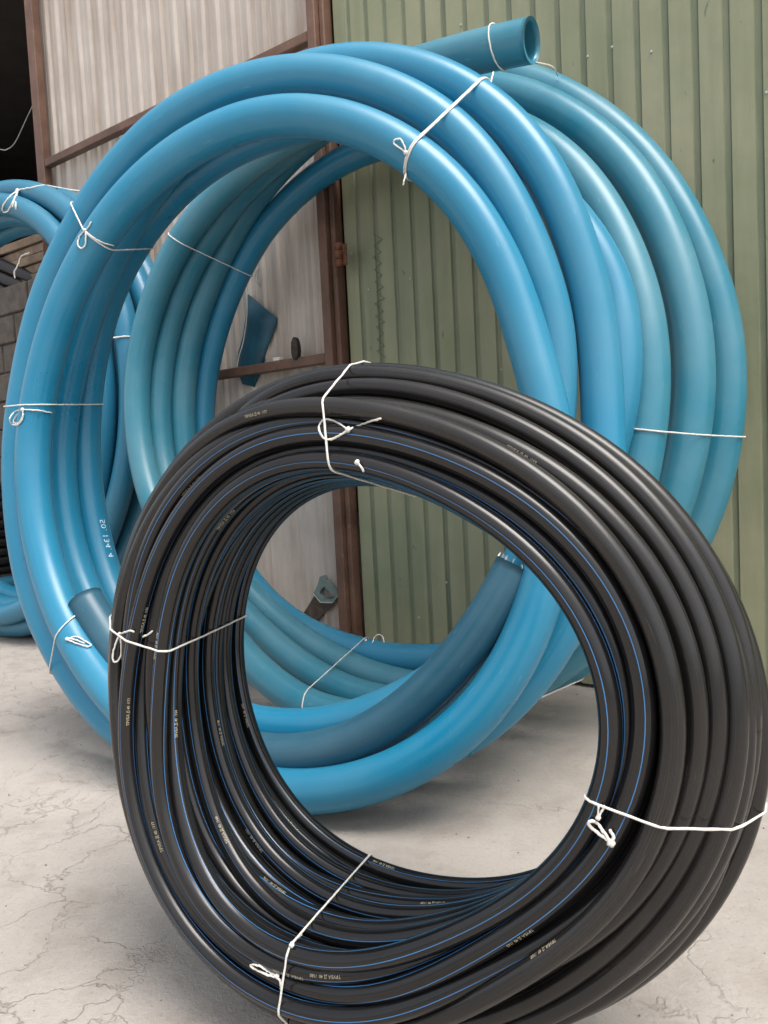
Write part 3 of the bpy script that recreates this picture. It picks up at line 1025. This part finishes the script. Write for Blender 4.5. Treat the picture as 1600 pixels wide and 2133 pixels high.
bow(cb, (1273, 1756), [[(1273, 1756), (1255, 1742), (1236, 1728), (1226, 1716), (1232, 1710), (1246, 1716), (1260, 1736), (1272, 1754)], [(1275, 1755), (1278, 1742), (1270, 1728)]], coil_b, rB * 1.15)
bow(cb, (1246, 1703), [[(1246, 1703), (1254, 1690), (1260, 1678)], [(1246, 1703), (1246, 1690), (1247, 1678)]], coil_b, rB * 0.8)
for px, num in (((535, 862), 157), ((400, 1010), 158), ((470, 1082), 156), ((298, 1300), 156), ((327, 1340), 174), ((267, 1490), 171), ((367, 1505), 154),
                ((460, 1530), 178), ((512, 1492), 150), ((325, 1735), 177), ((460, 1725), 148), ((525, 1745), 151), ((605, 1715), 147), ((567, 1842), 176),
                ((800, 1802), 142), ((900, 1882), 154), ((1090, 1948), 163), ((1140, 1972), 168), ((600, 2030), 191), ((680, 2034), 180), ((1075, 940), 169)):
    print_on(cb, px, 'ТРУБА Д 40  /%d' % num, 0.0060, M['print'], turns_b, sense=-1, up_out=1)

# ==== other coils stored by the gateway
def ring_coil(C, az, lean, rad, spec):
    fr = coil_frame(az, lean)
    c = Coil(np.asarray(C, float), fr, rad)
    for (R, z, ox, oy, ph) in spec:
        c.turns.append(harm_turn(c.C, fr, (R, z, ox, oy, 0.02 * math.cos(ph), 0.02 * math.sin(ph), 0.02 * math.cos(ph * 2), 0.02, 0, 0.008, 0.01, 0)))
    c.turns = relax(c.turns, 2 * rad, 30)
    return c
cl = ring_coil((-2.06, 4.36, 1.25), math.radians(-33), math.radians(2), 0.056,
               [(1.18, 0.12, 0, 0, 0.3), (1.08, 0.19, 0.01, -0.02, 1.4), (1.19, 0.0, 0, 0.0, 2.6), (1.17, -0.115, -0.01, 0, 4.0), (1.06, 0.075, 0.0, -0.01, 0.9), (1.07, -0.045, 0.0, 0.0, 3.0)])
cl_low = min(t[:, 2].min() for t in cl.turns) - cl.rad
for t in cl.turns: t[:, 2] -= cl_low
cl.build_bvh()
coil_l = thing('blue_pipe_coil', 'blue thick pipe coil standing beside the dark gateway, half hidden by the bright coil', 'pipe coil', (float(cl.C[0]), float(cl.C[1]), 0), 'standing coils of thick blue pipe')
build_turns(cl, coil_l, M['blue_far'], 24)
loose(cl, [(28, 425), (34, 408), (40, 396), (66, 391), (92, 386), (120, 391), (150, 396), (168, 398)], coil_l, 0.004)
bow(cl, (37, 397), [[(37, 397), (20, 410), (6, 430), (8, 442), (18, 438), (28, 418), (37, 398)], [(37, 397), (30, 415), (26, 432)], [(36, 400), (33, 425), (34, 437)]], coil_l, 0.004)
tie(cl, (240, 716), (278, 702), coil_l, 0.004)
# a coil lying flat in the gateway, black ones stacked on it
flat_c = (-3.02, 5.62)
flat_t = thing('flat_pipe_coil', 'blue thick pipe coil lying flat on the concrete in the gateway', 'pipe coil', (*flat_c, 0))
for (R, z) in ((0.62, 0.056), (0.605, 0.168)):
    P = np.stack([flat_c[0] + R * np.cos(TH), flat_c[1] + R * np.sin(TH), np.full_like(TH, z)], 1)
    V, Fc, U, _ = tube_data(P, 0.056, 22, closed=True)
    mesh_obj('pipe_turn', V, Fc, M['blue_far'], flat_t, True, U)

def flat_black(center, R, layers, per, label, name='stored_black_coil'):
    t = thing(name, label, 'pipe coil', tuple(center), 'black coils stored in the shed')
    for l in range(layers):
        for k in range(per):
            P = np.stack([center[0] + (R + 0.064 * k) * np.cos(TH[::3]), center[1] + (R + 0.064 * k + 0.01 * (l % 2)) * np.sin(TH[::3]), np.full(len(TH[::3]), center[2] + 0.032 + 0.064 * l)], 1)
            V, Fc, U, _ = tube_data(P, 0.0315, 12, closed=True)
            mesh_obj('pipe_turn', V, Fc, M['black_far'], t, True, U)
    return t
flat_black((flat_c[0], flat_c[1], 0.225), 0.44, 10, 2, 'black pipe coil stacked on the flat blue coil in the gateway')
bp = thing('black_pipe_bundle', 'bundle of black pipes lying on top of the block wall', 'pipe bundle', tuple(at_depth(40, 600, 5.75)))
for k in range(5):
    a = at_depth(-70, 520 + 27 * (k % 3), 5.95 + 0.10 * (k // 3)); b = at_depth(150, 615 + 27 * (k % 3), 5.55 + 0.10 * (k // 3))
    V, Fc, U, _ = tube_data(np.linspace(a, b, 12), 0.046, 14, caps=True)
    mesh_obj('pipe_length', V, Fc, M['black_far'], bp, True, U)
twine('twine_tie', [at_depth(62, 527, 5.60), at_depth(46, 533, 5.60), at_depth(40, 545, 5.60), at_depth(36, 556, 5.60), at_depth(30, 568, 5.60), at_depth(32, 580, 5.60)], bp, 0.006)
tb = thing('timber_stack', 'weathered timber planks stacked on the block wall behind the black pipes', 'timber', tuple(wp(-4.3, 2.31, -0.6)))
for k in range(5):
    bar('plank', wp(-4.95, 2.345 + 0.068 * k, -0.55 - 0.03 * (k % 2)), wp(-3.75 - 0.1 * (k % 3), 2.345 + 0.068 * k, -0.58), 0.06, 0.16, tb, 'timber')
wr = [at_depth(x, y, t) for x, y, t in ((-60, 296, 5.3), (0, 311, 5.3), (15, 311, 5.25), (32, 296, 5.2), (55, 248, 5.1), (82, 188, 4.95), (130, 60, 4.9))]
wr = [np.asarray(p) for p in wr]
V, Fc, U, _ = tube_data(spline(wr, 8), 0.0035, 6, caps=True)
tag(mesh_obj('hanging_wire', V, Fc, M['wire'], None, True), 'thin pale wire sagging across the dark gateway', 'wire')

# ==== small things on the gate
def outline(px, offv):
    return [on_wall(x, y, offv) for x, y in px]
saw = thing('hand_saw', 'hand saw with grey green handle hung on the lower gate sheet', 'saw', tuple(on_wall(672, 1260, 0.02)))
V, Fc = prism(outline([(659, 1235), (672, 1250), (700, 1252), (686, 1268), (662, 1290), (630, 1318), (612, 1300), (634, 1275)], 0.017)[::-1], nw, 0.0016)
mesh_obj('blade', V, Fc, M['saw_steel'], saw)
outer = [(659, 1234), (667, 1218), (672, 1200), (680, 1197), (685, 1208), (699, 1222), (712, 1231), (719, 1231), (716, 1238), (706, 1244), (699, 1254), (674, 1252)]
inner = [(672, 1232), (677, 1224), (681, 1221), (687, 1226), (694, 1233), (702, 1240), (700, 1244), (697, 1247), (690, 1246), (682, 1244), (677, 1240), (673, 1236)]
O_, I_ = outline(outer, 0.019), outline(inner, 0.019)
n = len(O_)
V = O_ + I_ + [p + nw * 0.02 for p in O_] + [p + nw * 0.02 for p in I_]
Fc = []
for i in range(n):
    j = (i + 1) % n
    Fc += [(2 * n + i, 2 * n + j, 3 * n + j, 3 * n + i), (i, n + i, n + j, j), (i, j, 2 * n + j, 2 * n + i), (n + j, n + i, 3 * n + i, 3 * n + j)]
mesh_obj('handle', V, Fc, M['saw_handle'], saw)
twine_pts = [p + nw * 0.022 for p in outline([(659, 1235), (674, 1253), (699, 1254), (707, 1243), (718, 1233)], 0.019)]
V, Fc, U, _ = tube_data(twine_pts, 0.0022, 6, caps=True)
mesh_obj('worn_edge', V, Fc, M['pale_edge'], saw)

# brush standing on the middle rail
zr = 1.345 + 0.0225
br = thing('scrubbing_brush', 'small dark oval brush standing upright on the gate rail', 'brush', tuple(wp(-1.375, zr, 0.04)))
c0 = on_wall(620, 727, 0.05)
ov = []
for q in np.linspace(0, 2 * math.pi, 20, endpoint=False):
    ov.append(c0 + dirw * 0.021 * math.cos(q) * (1 - 0.12 * math.sin(q)) + ZUP * 0.052 * math.sin(q))
V, Fc = prism(ov, nw, 0.022)
mesh_obj('back', V, Fc, M['dark_rubber'], br)
for k in range(-2, 3):
    pts = [c0 + nw * 0.023 + dirw * (0.0075 * k) + ZUP * z for z in np.linspace(-0.04, 0.043, 8) * (1 - 0.06 * k * k)]
    V, Fc, U, _ = tube_data(pts, 0.0024, 6, caps=True)
    mesh_obj('bristle_row', V, Fc, M['saw_steel'], br)
wb = on_wall(580, 752, 0.045)
V, Fc = box_data((wb[0], wb[1], zr + 0.008), dirw, ZUP, nw, 0.020, 0.0082, 0.015, 0.002)
tag(mesh_obj('foam_block', V, Fc, M['foam']), 'small white block lying on the gate rail beside the brush', 'block')

# torn teal plastic scrap pushed behind the rail
scr = thing('plastic_scrap', 'dark teal curved plastic scrap tucked behind the gate rail', 'scrap', tuple(on_wall(530, 700, 0.02)))
Lc = [(516, 612), (512, 660), (506, 700), (496, 735), (492, 765), (505, 800)]
Rc = [(578, 664), (570, 690), (560, 716), (552, 740), (545, 764), (530, 806)]
V, Fc = [], []
nc = 7
for i, (l, r_) in enumerate(zip(Lc, Rc)):
    for j in range(nc):
        f = j / (nc - 1)
        x, y = l[0] * (1 - f) + r_[0] * f, l[1] * (1 - f) + r_[1] * f
        V.append(on_wall(x, y, 0.012 + 0.020 * math.sin(math.pi * f) * (1 - 0.12 * i)))
for i in range(len(Lc) - 1):
    for j in range(nc - 1):
        Fc.append((i * nc + j, (i + 1) * nc + j, (i + 1) * nc + j + 1, i * nc + j + 1))
k = len(V)
V += [v - nw * 0.004 for v in V]
Fc += [tuple(k + q for q in reversed(f)) for f in Fc[:]]
rim = [i * nc for i in range(len(Lc))] + [(len(Lc) - 1) * nc + j for j in range(1, nc)] + [i * nc + nc - 1 for i in range(len(Lc) - 2, -1, -1)] + [j for j in range(nc - 2, 0, -1)]
for a_, b_ in zip(rim, rim[1:] + rim[:1]):
    Fc.append((a_, k + a_, k + b_, b_))
mesh_obj('plastic_shell', V, Fc, M['scrap'], scr, True)
cw = thing('thin_cable', 'thin pale cable hanging down the gate sheet beside the teal scrap', 'cable', tuple(on_wall(505, 700, 0.03)))
V, Fc, U, _ = tube_data(spline([on_wall(x, y, 0.035) for x, y in ((511, 560), (513, 600), (515, 640), (512, 680), (506, 715), (498, 742), (494, 765))], 6), 0.0028, 6, caps=True)
mesh_obj('strand', V, Fc, M['twine'], cw, True)
V, Fc, U, _ = tube_data(spline([on_wall(x, y, 0.03) for x, y in ((534, 545), (530, 560), (538, 575), (541, 592), (532, 585), (533, 570), (540, 560), (536, 580), (542, 598))], 6), 0.0018, 6, caps=True)
mesh_obj('tangle', V, Fc, M['wire'], cw, True)

# ==== loose grit on the concrete
gv, gf = [], []
grnd = random.Random(5)
cnt = 0
while cnt < 900:
    x, y = grnd.uniform(-1.6, 1.6), grnd.uniform(0.7, 3.4)
    if (np.array([x, y, 0]) - W0) @ nw < 0.05: continue
    r = 0.0008 + 0.0032 * grnd.random() ** 4
    c0 = np.array([x, y, r * 0.45]); k = len(gv)
    for d in ((1, 0, 0), (0, 1, 0), (-1, 0, 0), (0, -1, 0), (0, 0, 0.8), (0, 0, -0.5)):
        gv.append(c0 + np.array(d) * r * grnd.uniform(0.6, 1.3))
    gf += [(k, k + 1, k + 4), (k + 1, k + 2, k + 4), (k + 2, k + 3, k + 4), (k + 3, k, k + 4), (k + 1, k, k + 5), (k + 2, k + 1, k + 5), (k + 3, k + 2, k + 5), (k, k + 3, k + 5)]
    cnt += 1
M['grit'] = plain('grit', (0.22, 0.19, 0.16), 0.9, 0.5, 40)
tag(mesh_obj('grit', gv, gf, M['grit']), 'fine loose grit scattered over the concrete', 'grit', kind='stuff')
